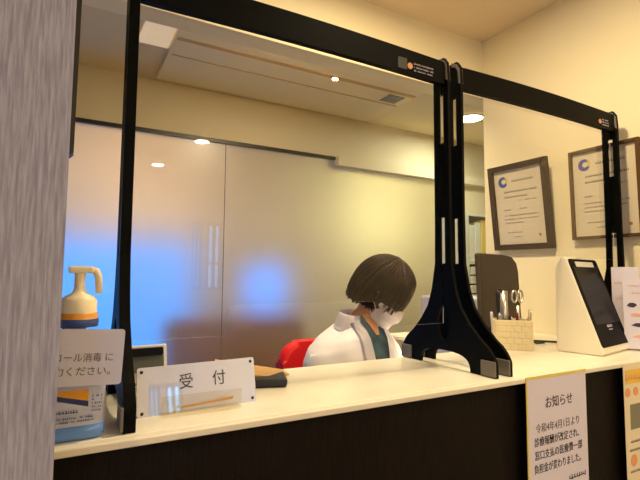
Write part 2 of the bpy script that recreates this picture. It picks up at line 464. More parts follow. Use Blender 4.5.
pm.lathe([(.022,-.0525),(.022,-.036),(.018,-.031),(.009,-.026),(.0065,-.020),(.0065,.004),(0,.004)], (.020,.695,0))
pm.box((.006,.687,.0), (.036,.703,.0095), bev=.003, seg=3)
pm.tube([(.032,.695,.005),(.039,.695,.003),(.0425,.695,-.006),(.0435,.695,-.0265)], [.0048,.005,.0048,.0042], n=12)
pump = pm.build('pump_head', 'pump_cream', bt)
cd = thing('notice_card', (.02,.652,-.145), 'white card asking for alcohol disinfection, hung on the sanitizer bottle', 'notice card')
Tc = front(.0115,.652,-.1035, 0, -.05) @ Matrix.Rotation(-.05, 4, 'Z')
mb = MB(); mb.prism(rrect(.122,.069,.004), .0015, T=Tc); mb.build('card', 'card_white', cd)
mb = MB(); Tt = Tc @ Matrix.Translation((0,0,.001))
mb.text('アルコール消毒 に', .0118, Tt @ Matrix.Translation((.005,-.001,0)) , 'ink_grey', sx=.92); mb.build('lettering', None, cd)
mb = MB(); mb.text('ご協力ください。', .0118, Tt @ Matrix.Translation((.0075,-.0175,0)), 'ink_grey')
mb.build('lettering', None, cd)
mb = MB(); mb.tube([(.0,.660,-.073),(.002,.668,-.070),(.006,.674,-.069)], .0008); mb.build('string', 'label_blue', cd)

# ------------------------------------------------------------------ reception plate on its clear stand
sg = thing('desk_sign', (.196,.735,TOP), 'white reception plate with two black characters on a clear stand', 'sign')
Ts = front(.1965,.742,-.176, .05, -.20) @ Matrix.Rotation(.005,4,'Z')
mb = MB(); mb.prism(rrect(.188,.072,.003), .003, T=Ts, bev=.0005); pl = mb.build('plate', 'plate_white', sg)
mb = MB(); mb.text('受', .0245, Ts @ Matrix.Translation((-.0215,.008,.0016)), 'ink', sx=.95); mb.build('lettering', None, pl)
mb = MB(); mb.text('付', .0245, Ts @ Matrix.Translation((.0315,.008,.0016)), 'ink', sx=.95); mb.build('lettering', None, pl)
for sx, sy in ((-1,1),(1,1),(-1,-1),(1,-1)):
    mb = MB(); mb.lathe([(0,.0012),(.0018,.001),(.0026,0)], T=Ts @ Matrix.Translation((sx*.0875,sy*.0295,.0015)), n=12); mb.build('screw', 'ink', pl)
mb = MB(); mb.box((.134,.712,TOP), (.256,.728,TOP+.0035), bev=.0008)
mb.box((.134,.712,TOP+.0035), (.256,.7155,TOP+.030), bev=.0008); mb.box((.134,.728,TOP), (.256,.755,TOP+.003), bev=.0008)
mb.build('clear_stand', 'acrylic_block', sg)
mb = MB(); mb.prism([(-.036,-.004),(.044,.001),(.046,.005),(-.036,-.001)], .001, T=front(.2,.722,TOP+.012), m='leather_tan'); mb.build('paper_insert', None, sg)

# ------------------------------------------------------------------ small device behind the plate
dv = thing('card_reader', (.115,.845,TOP), 'grey white desktop card reader with a dark display behind the sanitizer bottle', 'card reader')
Td = Matrix.Translation((.140,.868,TOP)) @ Matrix.Rotation(.05,4,'Z')
mb = MB()
mb.box((-.040,-.075,0), (.040,.052,.016), bev=.005, T=Td, seg=3)
mb.prism([(-.075,.016),(.052,.016),(.058,.074),(.052,.078),(.046,.074),(.035,.030),(-.06,.022)], .006, T=Td @ basis((.037,0,0),(0,1,0),(0,0,1),(1,0,0)), bev=.001)
mb.prism([(-.075,.016),(.052,.016),(.058,.074),(.052,.078),(.046,.074),(.035,.030),(-.06,.022)], .006, T=Td @ basis((-.037,0,0),(0,1,0),(0,0,1),(1,0,0)), bev=.001)
mb.box((-.040,.046,.010), (.040,.056,.077), bev=.002, T=Td)
mb.build('housing', 'device_white', dv)
mb = MB(); mb.prism(rrect(.066,.030,.003), .004, T=Td @ Matrix.Translation((0,.040,.045)) @ Matrix.Rotation(1.15,4,'X')); mb.build('display', 'screen_green', dv)
mb = MB(); mb.prism(rrect(.066,.014,.002), .004, T=Td @ Matrix.Translation((0,.043,.066)) @ Matrix.Rotation(1.2,4,'X')); mb.build('display_hood', 'screen_dark', dv)
for i in range(3):
    for j in range(3):
        mb = MB(); x = -.020+.018*i; y = -.045+.022*j
        mb.box((x-.007,y-.008,.0155), (x+.007,y+.008,.020), bev=.002, T=Td); mb.build('key', 'key_yellow' if j < 2 else 'device_grey', dv)

# ------------------------------------------------------------------ pouch with a tan flap
pc = thing('document_pouch', (.33,.86,TOP), 'black pouch with a tan flap lying behind the reception plate', 'pouch')
Tp = Matrix.Translation((.325,.862,TOP)) @ Matrix.Rotation(-.35,4,'Z')
mb = MB(); mb.box((-.07,-.045,0), (.07,.045,.018), bev=.006, T=Tp, seg=3); mb.build('pouch_body', 'leather_black', pc)
mb = MB(); mb.prism([(-.070,-.040),(.060,-.020),(.078,.006),(.066,.030),(-.070,.045)], .004, T=Tp @ Matrix.Translation((0,0,.0235)) @ Matrix.Rotation(.10,4,'X') @ Matrix.Rotation(.14,4,'Y'), bev=.001); mb.build('flap', 'leather_tan', pc)

# ------------------------------------------------------------------ notices on the counter front
ps = thing('paper_notice', (.937,.655,-.5), 'long white notice in Japanese print with yellow taped edge on the counter front', 'notice')
FY = .6428
mb = MB(); mb.box((.850,FY-.0008,-.56), (1.053,FY,-.2125)); mb.build('sheet', 'paper_white', ps)
mb = MB(); mb.box((.846,FY-.0014,-.56), (.8505,FY,-.2125)); mb.box((.846,FY-.0018,-.2145), (1.054,FY-.0004,-.2085)); mb.build('tape', 'tape_yellow', ps)
Tn = front(.95,FY-.0012,0); mb = None
def line(_, s, x, z, size, m='ink', sx=.8, al='CENTER', ext=.0003):
    mb = MB(); mb.text(s, size, front(x,FY-.0012,z), m, ext, al, sx); mb.build('lettering', None, ps)
line(mb, 'お知らせ', .954, -.2685, .0265, sx=.92)
line(mb, '令和4年4月1日より', .950, -.3180, .0205, 'ink_grey', .88); line(mb, '診療報酬が改定され、', .950, -.3450, .0205, 'ink', .80)
line(mb, '窓口支払の医療費一部', .950, -.3720, .0205, 'ink', .80); line(mb, '負担金が変わりました。', .950, -.3990, .0205, 'ink', .75)
mb = MB(); marks(mb, Tn, .03, .09, -.434, .010, 'ink', 1)
mb.build('lettering', None, ps)
p2 = thing('paper_leaflet', (1.26,.655,-.5), 'white leaflet with a yellow header hanging on the counter front below the terminal', 'leaflet')
mb = MB(); mb.box((1.208,FY-.0008,-.56), (1.38,FY,-.2125)); mb.build('sheet', 'paper_cream', p2)
mb = MB(); mb.box((1.217,FY-.0014,-.262), (1.376,FY,-.228), 'header_yellow'); mb.build('header_band', None, p2); mb = MB()
T2 = front(0,FY-.0014,0)
marks(mb, T2, 1.214, 1.37, -.246, .015, 'spot_orange', 1)
for x in (1.224, 1.26, 1.30, 1.34):
    mb.prism([(.011*math.cos(2*PI*k/16), .011*math.sin(2*PI*k/16)) for k in range(16)], .001, T=front(x,FY-.001,-.282), m='spot_orange')
mb.build('header_print', None, p2); mb = MB(); mb.box((1.232,FY-.0014,-.372), (1.30,FY,-.312), 'file_grey'); mb.build('picture', None, p2); mb = MB()
for z in (-.40,-.42,-.47,-.50): marks(mb, T2, 1.222, 1.37, z, .007, 'ink_grey', .8)
mb.build('print', None, p2); mb = MB()
mb.prism([(.014*math.cos(2*PI*k/16), .014*math.sin(2*PI*k/16)) for k in range(16)], .001, T=front(1.240,FY-.001,-.445), m='spot_orange')
mb.build('print', None, p2)

# ------------------------------------------------------------------ white check-in terminal
tm = thing('checkin_terminal', (1.36,.78,TOP), 'white wedge shaped check-in terminal with a black slanted screen', 'terminal')
Tt = Matrix.Translation((1.260,.716,TOP)) @ Matrix.Rotation(.175,4,'Z')       # x along the front, y back
prof = [(0,.006),(.006,.0),(.113,.0),(.119,.005),(.119,.215),(.113,.229),(.098,.238),(.080,.2605),(.068,.2605)]
prof = [(0,.008),(.006,.001),(.116,.0),(.122,.006),(.121,.232),(.116,.246),(.102,.2665),(.094,.268),(.088,.2635)]
mb = MB(); W = .206
mb.prism(prof, W, T=Tt @ basis((W/2,0,0),(0,1,0),(0,0,1),(1,0,0)), bev=.0035); body = mb.build('housing', 'terminal_white', tm)
a0 = Vector((0,.008)); a1 = Vector((.088,.2635)); L = (a1-a0).length; d = (a1-a0).normalized()
Tf = Tt @ basis((W/2, a0.x+d.x*L/2, a0.y+d.y*L/2), (1,0,0), (0,d.x,d.y), (0,-d.y,d.x))
mb = MB(); mb.prism(rrect(W-.010,L-.016,.010,cy=.006), .003, T=Tf @ Matrix.Translation((0,0,.0008)), bev=.0006); scn = mb.build('screen_bezel', 'black_plastic', tm)
mb = MB(); mb.prism(rrect(W-.034,L-.10,.002,cy=.026), .0006, T=Tf @ Matrix.Translation((0,0,.0027))); mb.build('display', 'screen_dark', scn)
mb = MB(); mb.prism(rrect(.125,.016,.003,cy=L/2-.018), .001, T=Tf @ Matrix.Translation((0,0,.0028))); mb.build('camera_strip', 'device_white', scn)
mb = MB(); marks(mb, Tf @ Matrix.Translation((0,0,.0026)), -.018, .018, -.066, .008, 'paper_white', 1); marks(mb, Tf @ Matrix.Translation((0,0,.0026)), -.012, .014, -.076, .0035, 'paper_white', 1)
mb.build('maker_mark', None, scn)
mb = MB(); mb.box((.004,.01,-.0002), (W-.004,.118,.003), T=Tt); mb.build('base_foot', 'ink', tm)

# ------------------------------------------------------------------ leaflets beside the terminal
def leaflet(x, y, w, h, z0, label, small):
    t = thing('leaflet_stand', (x,y,TOP), label, 'leaflet')
    T = Matrix.Translation((x,y,0)) @ Matrix.Rotation(-1.07,4,'Z') @ front(0,.03*h/2,z0+h/2,0,-.03); TH = Matrix.Translation((x,y,0)) @ Matrix.Rotation(-1.07,4,'Z')
    mb = MB(); mb.prism(rrect(w,h,.002), .0015, T=T); mb.build('sheet', 'paper_white', t)
    mb = MB(); Tm = T @ Matrix.Translation((0,0,.001))
    if small:
        marks(mb, Tm, -w*.4, w*.4, h*.3, .006, 'leaf_pink', 1); marks(mb, Tm, -w*.4, w*.4, h*.1, .004, 'leaf_pink', .9)
    else:
        marks(mb, Tm, -w*.38, w*.4, h*.40, .005, 'leaf_pink', 1); marks(mb, Tm, -w*.3, w*.35, h*.30, .008, 'leaf_pink', 1)
        mb.build('print', None, t); mb = MB()
        for (cx, cy, ww, hh, k) in ((-.30,.12,.22,.07,'leaf_dark'),(.02,.11,.2,.08,'leaf_pink'),(.32,.12,.2,.09,'leaf_dark'),(-.2,-.02,.3,.05,'leaf_pink'),(.25,-.04,.25,.08,'spot_orange'),(-.12,-.16,.4,.06,'leaf_dark'),(.3,-.2,.2,.08,'leaf_pink'),(0,-.32,.6,.05,'leaf_pink')):
            mb.prism([(cx*w+ww*w/2*math.cos(2*PI*k2/9)*(1+.25*math.sin(k2*3)), cy*h+hh*h/2*math.sin(2*PI*k2/9)) for k2 in range(9)], .0008, T=Tm, m=k)
    mb.build('print' if small else 'picture', None, t)
    mb = MB(); mb.box((-w/2-.001,-.004,TOP), (w/2+.001,.012,TOP+.003), T=TH); mb.prism(rrect(w+.002,h*.96,.003), .0015, T=T @ Matrix.Translation((0,-h*.02,-.0022)))
    mb.build('clear_holder', 'acrylic_block', t)
leaflet(1.470,.712,.108,.203,TOP+.004,'white leaflet with pink and dark pictures in a clear holder beside the terminal',False)
leaflet(1.484,.772,.070,.238,TOP+.004,'small white card leaflet standing behind the picture leaflet',True)

# ------------------------------------------------------------------ monitor
mn = thing('monitor', (1.30,1.12,TOP), 'dark grey computer monitor standing behind the woven pen pot', 'monitor')
Tm = Matrix.Translation((1.315,1.095,-.042)) @ Matrix.Rotation(.10,4,'Z') @ Matrix.Rotation(-.05,4,'X') @ basis((0,0,0),(1,0,0),(0,0,1),(0,-1,0))
mb = MB(); mb.prism([(-.112,-.125),(.108,-.125),(.112,-.12),(.112,.060),(.104,.090),(.078,.112),(.02,.118),(-.108,.120),(-.114,.114),(-.114,-.118)], .016, T=Tm, bev=.003)
mb.build('casing', 'monitor_grey', mn)
mb = MB(); mb.prism([(-.100,-.112),(.098,-.112),(.100,.055),(.07,.098),(-.100,.108)], .001, T=Tm @ Matrix.Translation((0,0,.0085))); mb.build('front_glass', 'monitor_grey', mn)
mb = MB(); mb.box((1.235,1.085,TOP), (1.345,1.12,-.150), bev=.004); mb.box((1.20,1.03,TOP), (1.40,1.16,TOP+.008), bev=.003); mb.build('stand', 'ink', mn)

# ------------------------------------------------------------------ pen pot and what stands in it
pp = thing('pen_pot', (1.155,.915,TOP), 'pale woven square pen pot standing on the counter', 'pen pot')
Tq = Matrix.Translation((1.163,.925,TOP)) @ Matrix.Rotation(-.78,4,'Z')
hw = .050
mb = MB()
for sx, sy, lx, ly in ((0,-1,hw,.002),(0,1,hw,.002),(-1,0,.002,.038),(1,0,.002,.038)):
    cx, cy = sx*hw, sy*.038
    mb.box((cx-lx,cy-ly,0), (cx+lx,cy+ly,.085), T=Tq)
mb.box((-hw,-.038,0), (hw,.038,.004), T=Tq); mb.build('pot_core', 'wicker', pp)
mb = MB()
for r in range(5):
    for k in range(5):
        off = (r%2)*.5
        for fx in (0,1):
            L = hw*2/5 if fx == 0 else .076/4
            x0 = -hw+ (k-off)*hw*2/5; x1 = x0+hw*2/5
            x0, x1 = max(x0,-hw), min(x1,hw)
            if x1-x0 < .004: continue
            if fx == 0:
                dep = .0035
                mb.box((x0+.0008,-.038-dep,.001+r*.017), (x1-.0008,-.038,.0165+r*.017), bev=.0012, T=Tq)
            else:
                s_ = .076/(2*hw)
                mb.box((-hw-.0035,x0*s_+.0006,.001+r*.017), (-hw,x1*s_-.0006,.0165+r*.017), bev=.0012, T=Tq)
mb.build('weave', 'wicker', pp)
def stick(name, x, y, dx, dy, h, r, m, label, cat, kind='pen'):
    b = Tq @ Vector((x,y,.006)); t = Tq @ Vector((x+dx,y+dy,h))
    th = thing(name, b, label, cat)
    mb = MB()
    if kind == 'pen':
        mb.tube([b, b.lerp(t,.93), b.lerp(t,.97), t], [r,r,r*.9,r*.6], n=10); mb.build('barrel', m, th)
        mb = MB(); p0 = b.lerp(t,.72)+Vector((0,-r*1.3,0)); mb.tube([p0, b.lerp(t,.95)+Vector((0,-r*1.3,0))], r*.35, n=6); mb.build('clip', 'silver', th)
    elif kind == 'scissors':
        mb.tube([b, b.lerp(t,.7)], [.002,.006], n=8); mb.build('blade', 'silver', th)
        for s_ in (-1,1):
            mb = MB(); c = b.lerp(t,.86)+Vector((s_*.013,0,0))
            mb.tube([c+Vector((.011*math.cos(a),0,.018*math.sin(a))) for a in [2*PI*k/14 for k in range(15)]], .003, n=6, cap=False); mb.build('handle', m, th)
    elif kind == 'stamp':
        mb.tube([b, b.lerp(t,.75)], r*.7, n=12); mb.build('grip', m, th)
        mb = MB(); c = b.lerp(t,.75); mb.box((c.x-.017,c.y-.006,c.z), (c.x+.017,c.y+.006,c.z+.006), bev=.001); mb.build('top_plate', 'monitor_grey', th)
stick('pen', -.048,.01,-.008,-.01,.105,.004,'paper_white','white pen leaning at the left rim of the pen pot','pen')
stick('pen', -.030,-.015,-.006,-.008,.102,.0045,'silver','short silver pen at the front of the pen pot','pen')
stick('pen', -.012,-.018,.005,-.008,.100,.0045,'leather_black','short black pen at the front of the pen pot','pen')
stick('pen', .006,-.012,.008,-.010,.104,.004,'maroon_sofa','dark red pen at the middle of the pen pot','pen')
stick('stamp_holder', -.018,.012,-.002,0,.222,.016,'silver','tall silver stamp holder rising from the pen pot','holder',kind='stamp')
stick('marker_pen', -.028,.022,-.006,0,.168,.008,'leather_black','black marker standing left of the silver stamp holder','marker')
stick('scissors', .022,.012,-.004,0,.175,.004,'silver','scissors with silver loops at the right of the pen pot','scissors',kind='scissors')
stick('pen', .042,-.008,.006,-.004,.118,.0045,'wicker','beige pen at the right rim of the pen pot','pen')
# cable behind the pot
mb = MB()
mb.tube([(1.265,.99,TOP+.003),(1.28,.97,TOP+.003),(1.31,.96,TOP+.003),(1.335,.94,TOP+.004),(1.31,.925,TOP+.006),(1.285,.935,TOP+.004),(1.30,.955,TOP+.008),(1.34,.955,TOP+.005),(1.38,.92,TOP+.003),(1.40,.89,TOP+.003)], .0018, n=6)
mb.tube([(1.28,1.05,TOP+.1),(1.275,1.03,TOP+.05),(1.28,1.01,TOP+.01),(1.31,.99,TOP+.003),(1.36,.99,TOP+.003),(1.41,.93,TOP+.003)], .0018, n=6)
single(mb, 'cable', 'leather_black', (1.33,.95,TOP), 'thin black cable looped on the counter beside the pen pot', 'cable')

# ------------------------------------------------------------------ certificates
def certificate(y0, y1, z0, z1, lean, roll, label, crest, fm, fw):
    t = thing('framed_certificate', (1.579,(y0+y1)/2,z0), label, 'certificate', 'framed certificates on the cream wall')
    w, h = y1-y0, z1-z0
    T = Matrix.Translation((1.578,(y0+y1)/2,z0)) @ Matrix.Rotation(-lean,4,'Y') @ Matrix.Rotation(roll,4,'X') @ basis((-.012,0,h/2),(0,-1,0),(0,0,1),(-1,0,0))
    mb = MB()
    for pts in ([(-w/2,-h/2),(w/2,-h/2),(w/2-fw,-h/2+fw),(-w/2+fw,-h/2+fw)], [(-w/2,h/2),(-w/2+fw,h/2-fw),(w/2-fw,h/2-fw),(w/2,h/2)],
                [(-w/2,-h/2),(-w/2+fw,-h/2+fw),(-w/2+fw,h/2-fw),(-w/2,h/2)], [(w/2,-h/2),(w/2,h/2),(w/2-fw,h/2-fw),(w/2-fw,-h/2+fw)]):
        mb.prism(pts, .022, T=T, bev=.001)
    mb.build('frame', fm, t)
    mb = MB(); mb.box((-w/2+fw-.002,-h/2+fw-.002,-.008), (w/2-fw+.002,h/2-fw+.002,.0), T=T); mb.build('sheet', 'paper_cream', t)
    mb = MB(); Tq2 = T @ Matrix.Translation((0,0,.0003)); iw, ih = w/2-fw, h/2-fw
    # crest: blue crescent turning to a yellow swirl
    c = (-iw*.62, ih*.70); R = iw*.20
    for (a0,a1,k) in ((40,190,crest[0]),(190,330,crest[1]),(-30,60,crest[2])):
        o_ = [(c[0]+R*math.cos(math.radians(a0+(a1-a0)*i/10)), c[1]+R*math.sin(math.radians(a0+(a1-a0)*i/10))) for i in range(11)]
        i_ = [(c[0]+R*.15+R*.45*math.cos(math.radians(a0+(a1-a0)*i/10)), c[1]+R*.05+R*.45*math.sin(math.radians(a0+(a1-a0)*i/10))) for i in range(11)]
        mb.prism(o_+i_[::-1], .0008, T=Tq2, m=k)
    mb.build('crest', None, t); mb = MB()
    marks(mb, Tq2, -iw*.25, iw*.65, ih*.70, .010, 'ink_grey', 1); mb.build('print', None, t); mb = MB()
    marks(mb, Tq2, -iw*.60, iw*.75, ih*.42, .008, 'ink', 1); marks(mb, Tq2, -iw*.62, iw*.35, ih*.28, .008, 'ink', 1); marks(mb, Tq2, 0, iw*.7, ih*.16, .004, 'ink_grey', .7); mb.build('print', None, t); mb = MB()
    marks(mb, Tq2, -iw*.66, -iw*.4, -ih*.06, .006, 'ink_grey', 1); marks(mb, Tq2, 0, iw*.3, -ih*.06, .006, 'ink_grey', 1)
    for q in (-.22,-.32,-.42): marks(mb, Tq2, -iw*.68, iw*(.72 if q > -.4 else .1), ih*q, .0055, 'ink_grey', .9)
    mb.build('print', None, t); mb = MB()
    marks(mb, Tq2, -iw*.6, 0, -ih*.68, .005, 'ink_grey', .9); marks(mb, Tq2, -iw*.3, 0, -ih*.80, .005, 'ink_grey', .9)
    mb.build('print', None, t); mb = MB()
    mb.prism(rrect(.010,.010,.002,cx=iw*.72,cy=-ih*.78), .0008, T=Tq2, m='seal_red')
    mb.build('seal', None, t)
    mb = MB(); mb.box((-w/2+fw-.001,-h/2+fw-.001,.004), (w/2-fw+.001,h/2-fw+.001,.006), T=T); mb.build('cover_glass', 'cover', t)
certificate(1.052,1.312,.108,.447,.118,.01,'certificate with a blue crest in a wide dark brown frame above the monitor',('crest_blue','crest_blue','crest_yellow'),'frame_wood',.022)
certificate(.750,.978,.130,.440,.03,.0,'certificate with a violet crest in a thin frame above the check-in terminal',('crest_violet','crest_violet','crest_yellow'),'frame_gold',.010)

# ------------------------------------------------------------------ reception ceiling things
ac = thing('ceiling_air_conditioner', (1.0,1.9,RZ), 'long cream air conditioner panel set in the reception ceiling', 'air conditioner')
mb = MB(); mb.box((.365,1.50,RZ-.022), (1.655,2.36,RZ-.0005), bev=.003); mb.build('panel', 'ac_cream', ac)
mb = MB(); mb.box((.372,1.888,RZ-.024), (1.645,1.915,RZ-.022)); mb.build('slot', 'ac_slot', ac)
mb = MB(); mb.box((.38,2.055,RZ-.025), (1.64,2.063,RZ-.022)); mb.build('slot', 'ac_slot', ac)
mb = MB()
for k in range(6): mb.box((1.50+.018*k,1.935,RZ-.026), (1.512+.018*k,2.03,RZ-.022))
mb.build('vent_grille', 'device_grey', ac)
def disc(name, x, y, z, r, m, label, group=None, up=0):
    t = thing(name, (x,y,z), label, 'ceiling light', group)
    mb = MB(); mb.lathe([(r*1.12,-.001),(r*1.12,-.008),(r,-.012),(r,-.004)], (x,y,z)); mb.build('rim', 'lamp_ring', t)
    mb = MB(); mb.lathe([(0,-.009),(r,-.009)], (x,y,z)); mb.build('diffuser', m, t)
    return t
disc('ceiling_light', 2.20,2.02,RZ,.075,'lamp_glow','round glowing downlight in the reception ceiling above the file shelf')
t = thing('ceiling_glow_patch', (.30,1.8,RZ), 'pale glowing rectangle added as a bright ceiling patch left of the air conditioner', 'ceiling light')
mb = MB(); mb.prism([(.232,2.04),(.262,1.52),(.36,1.52),(.36,2.04)], .010, T=Matrix.Translation((0,0,RZ-.006))); mb.build('diffuser', 'patch_glow', t)  # glowing patch added for a brighter area of ceiling

# ------------------------------------------------------------------ shelf with files, seen past the end of the wall
sh = thing('file_shelf', (2.6,2.25,FL), 'pale shelf with drawers and files beyond the end of the cream wall', 'shelf')
mb = MB()
mb.box((2.30,2.40,FL), (3.0,2.425,.42)); mb.box((2.30,2.16,FL), (2.32,2.40,.42)); mb.box((2.98,2.16,FL), (3.0,2.40,.42))
for z in (FL+.02,-.8,-.5,-.19,.08,.40): mb.box((2.32,2.16,z), (2.98,2.40,z+.02))
mb.build('carcass', 'shelf_white', sh)
for j in range(4):
    z = -.17+.06*j
    mb = MB(); mb.box((2.33,2.15,z), (2.97,2.39,z+.052), bev=.004); dr = mb.build('drawer', 'shelf_white', sh)
    mb = MB(); mb.box((2.50,2.14,z+.02), (2.80,2.15,z+.03)); mb.build('drawer_handle', 'file_grey', dr)
for k, (fm_, nm_, wh) in enumerate((('file_white','white','at the wall side end of the pale shelf'),('file_white','white','second on the pale shelf, left of a yellow one'),('file_yellow','yellow','third on the pale shelf, beside two white ones'),('file_yellow','taller yellow','fourth on the pale shelf, next to a yellow one'),('file_white','white','fifth on the pale shelf between yellow and grey ones'),('file_grey','grey','last in the row on the pale shelf'))):
    x = 2.335+k*.056
    mb = MB(); mb.box((x,2.17,.1005), (x+.05,2.39,.34+.02*(k%3)), bev=.003)
    single(mb, 'file_folder', fm_, (x+.025,2.28,.1005), '%s file folder %s' % (nm_, wh), 'folder', 'file folders on the pale shelf')
mb = MB(); mb.box((1.90,1.80,FL), (2.25,2.2,-.36), bev=.01); mb.box((1.92,1.80,-.36), (2.23,2.18,-.12), bev=.01)
single(mb, 'office_cabinet', 'paper_white', (2.07,2.0,FL), 'white cabinet behind the black stand feet', 'cabinet')
mb = MB(); mb.box((-.008,0,0), (.010,.03,.03), T=Matrix.Translation((1.0,1.3,-.5)))
bx = Matrix.Translation((.93,.982,-.505))
mb = MB(); mb.box((.0,-.016,0), (.075,.030,.262), bev=.003, T=Matrix.Translation((.875,.985,-.505))); 
single(mb, 'memo_block', 'key_yellow', (.91,.99,-.505), 'yellow memo holder beside the white coat', 'memo holder')

# ------------------------------------------------------------------ sofa shape added to darken the lower frosted glass to maroon
sf = thing('sofa', (1.0,2.9,FL), 'dark red sofa shape added behind the frosted glass to tint it', 'sofa')
mb = MB(); mb.box((.50,2.66,FL), (1.36,2.82,-.25), bev=.05, seg=4); mb.build('backrest', 'maroon_sofa', sf)
mb = MB(); mb.box((.55,2.82,FL), (1.36,3.3,FL+.42), bev=.04, seg=4); mb.build('seat', 'maroon_sofa', sf)

# ------------------------------------------------------------------ receptionist
Rv = Vector((.874,-.486,0)); Tv = Vector((-.486,-.874,0)); Zv = Vector((0,0,1))
def skinmesh(joints, edges, name, m, parent, sub=2, root=0):
    bm = bmesh.new(); lay = bm.verts.layers.skin.verify()
    vs = []
    for p, r in joints:
        v = bm.verts.new(p); v[lay].radius = r if isinstance(r, tuple) else (r, r); vs.append(v)
    vs[root][lay].use_root = True
    for a, b in edges: bm.edges.new((vs[a], vs[b]))
    me = bpy.data.meshes.new('s'); bm.to_mesh(me); bm.free()
    o = bpy.data.objects.new('s', me); col.objects.link(o)
    md = o.modifiers.new('k', 'SKIN'); md.use_smooth_shade = True; md.use_x_symmetry = False
    sd = o.modifiers.new('d', 'SUBSURF'); sd.levels = sub; sd.render_levels = sub
    dg = bpy.context.evaluated_depsgraph_get(); dg.update()
    res = bpy.data.meshes.new_from_object(o.evaluated_get(dg)); bpy.data.objects.remove(o)
    org = parent_org(parent) - Vector((0,0,H)); raw = [v.co.copy() for v in res.vertices]
    tree = BVHTree.FromPolygons(raw, [tuple(p.vertices) for p in res.polygons])
    res.transform(Matrix.Translation(-org)); res.materials.clear(); res.materials.append(M[m])
    for p in res.polygons: p.use_smooth = True
    ob = bpy.data.objects.new(name, res); col.objects.link(ob); ob.parent = parent
    return ob, tree
fb = (Rv*.60 + Tv*.80).normalized(); rb = fb.cross(Zv).normalized()    # chest direction, her right
HC = Vector((.899,1.208,-.046))                                         # head centre
CH = Vector((.832,1.262,-.255))                                         # chest centre
pr = thing('person', (CH.x,CH.y+.03,FL), 'seated receptionist with dark bobbed hair, white coat and face mask looking down', 'person')
NB = CH + Zv*.105 + fb*.012                                             # neck base
PV = CH - Zv*.47 - fb*.06
RS = CH + rb*.126 - Zv*.020; LS = CH - rb*.126 - Zv*.020
NK = HC - Zv*.085 - (Rv*.035)
def J(*a): return a
RE = RS + rb*.045 - Zv*.225 + fb*.05; LE = LS - rb*.04 - Zv*.22 + fb*.05
RW = Vector((.80,1.075,-.470)); LW = Vector((1.05,1.075,-.470))
RH = Vector((.845,1.035,-.480)); LH = Vector((1.075,1.015,-.480))
RHp = PV + rb*.09; LHp = PV - rb*.09
lg_ = Vector((.99,-.12,0)); RK = RHp + lg_*.36; LK = LHp + lg_*.36
RA = Vector((RK.x,RK.y,FL+.09)); LA = Vector((LK.x,LK.y,FL+.09))
body_j = [(PV,.12),(PV+Zv*.18,.10),(CH-Zv*.08,.100),(CH+Zv*.0,(.085,.08)),(NB,.046),(NK,.044),(HC-Zv*.02-Rv*.02,.06),
          (RS-Zv*.015,.034),(RE,.032),(RW,.027),(RH,.030),(LS-Zv*.015,.034),(LE,.032),(LW,.027),(LH,.030),
          (RHp+fb*.06,.085),(RK,.058),(RA,.038),(LHp+fb*.06,.085),(LK,.058),(LA,.038),(RA+fb*.12-Zv*.055,.032),(LA+fb*.12-Zv*.055,.032)]
body_e = [(0,1),(1,2),(2,3),(3,4),(4,5),(5,6),(3,7),(7,8),(8,9),(9,10),(3,11),(11,12),(12,13),(13,14),(0,15),(15,16),(16,17),(0,18),(18,19),(19,20),(17,21),(20,22)]
body, _ = skinmesh(body_j, body_e, 'body', 'skin', pr)
# fingers on the desk
for c, w, nm in ((RH, RW, 0), (LH, LW, 1)):
    d = (c-w).normalized(); sd = d.cross(Zv).normalized()
    for i, (off, ln) in enumerate(((-.026,.060),(-.009,.072),(.009,.068),(.025,.054))):
        b0 = c + sd*off + d*.012
        skinmesh([(b0,.0085),(b0+d*ln*.45+Zv*.004,.0080),(b0+d*ln*.8-Zv*.006,.0072),(b0+d*ln-Zv*.014,.006)], [(0,1),(1,2),(2,3)], 'finger', 'skin', pr, 1)
    s2 = -1 if nm else 1
    b0 = w + (c-w)*.5 - sd*.022*s2
    skinmesh([(b0,.011),(b0-sd*s2*.022+d*.025,.010),(b0-sd*s2*.028+d*.05-Zv*.004,.0085)], [(0,1),(1,2)], 'thumb', 'skin', pr, 1)
# trousers, shoes
skinmesh([(PV,.14),(RHp+fb*.06,.095),(RK,.068),(RA,.050),(LHp+fb*.06,.095),(LK,.068),(LA,.050)], [(0,1),(1,2),(2,3),(0,4),(4,5),(5,6)], 'trousers', 'scrub_blue', pr)
for a in (RA, LA): skinmesh([(a-fb*.03-Zv*.05,.036),(a+fb*.06-Zv*.055,.036),(a+fb*.15-Zv*.062,.030)], [(0,1),(1,2)], 'shoe', 'paper_white', pr)
# coat: one shaped garment, torso and both sleeves
mb = MB()
prof = [(-.56,.175,.150,-.03),(-.42,.172,.145,-.02),(-.25,.166,.128,-.01),(-.12,.172,.122,0),(-.04,.180,.118,.0),(.010,.180,.114,.0),(.045,.166,.106,.0),(.075,.136,.094,.004),(.100,.094,.074,.008),(.122,.060,.056,.012),(.135,.056,.052,.014)]
def torso(s_, t):
    k = t*(len(prof)-1); i0 = min(int(k), len(prof)-2); q = k-i0
    z, a, b, o = [prof[i0][n]*(1-q)+prof[i0+1][n]*q for n in range(4)]
    an = s_*2*PI; c, n_ = math.cos(an), math.sin(an)
    c = abs(c)**.85*math.copysign(1, c); n_ = abs(n_)**.9*math.copysign(1, n_)
    wr = .0035*math.sin(an*7+z*30)*(1 if z < -.05 else .3)
    return CH + rb*(a*c+wr) + fb*(b*n_+o+wr) + Zv*(z - .030*abs(c)**2*(1 if z > -.06 else 0))
mb.grid(torso, 48, 44, closed_u=True)
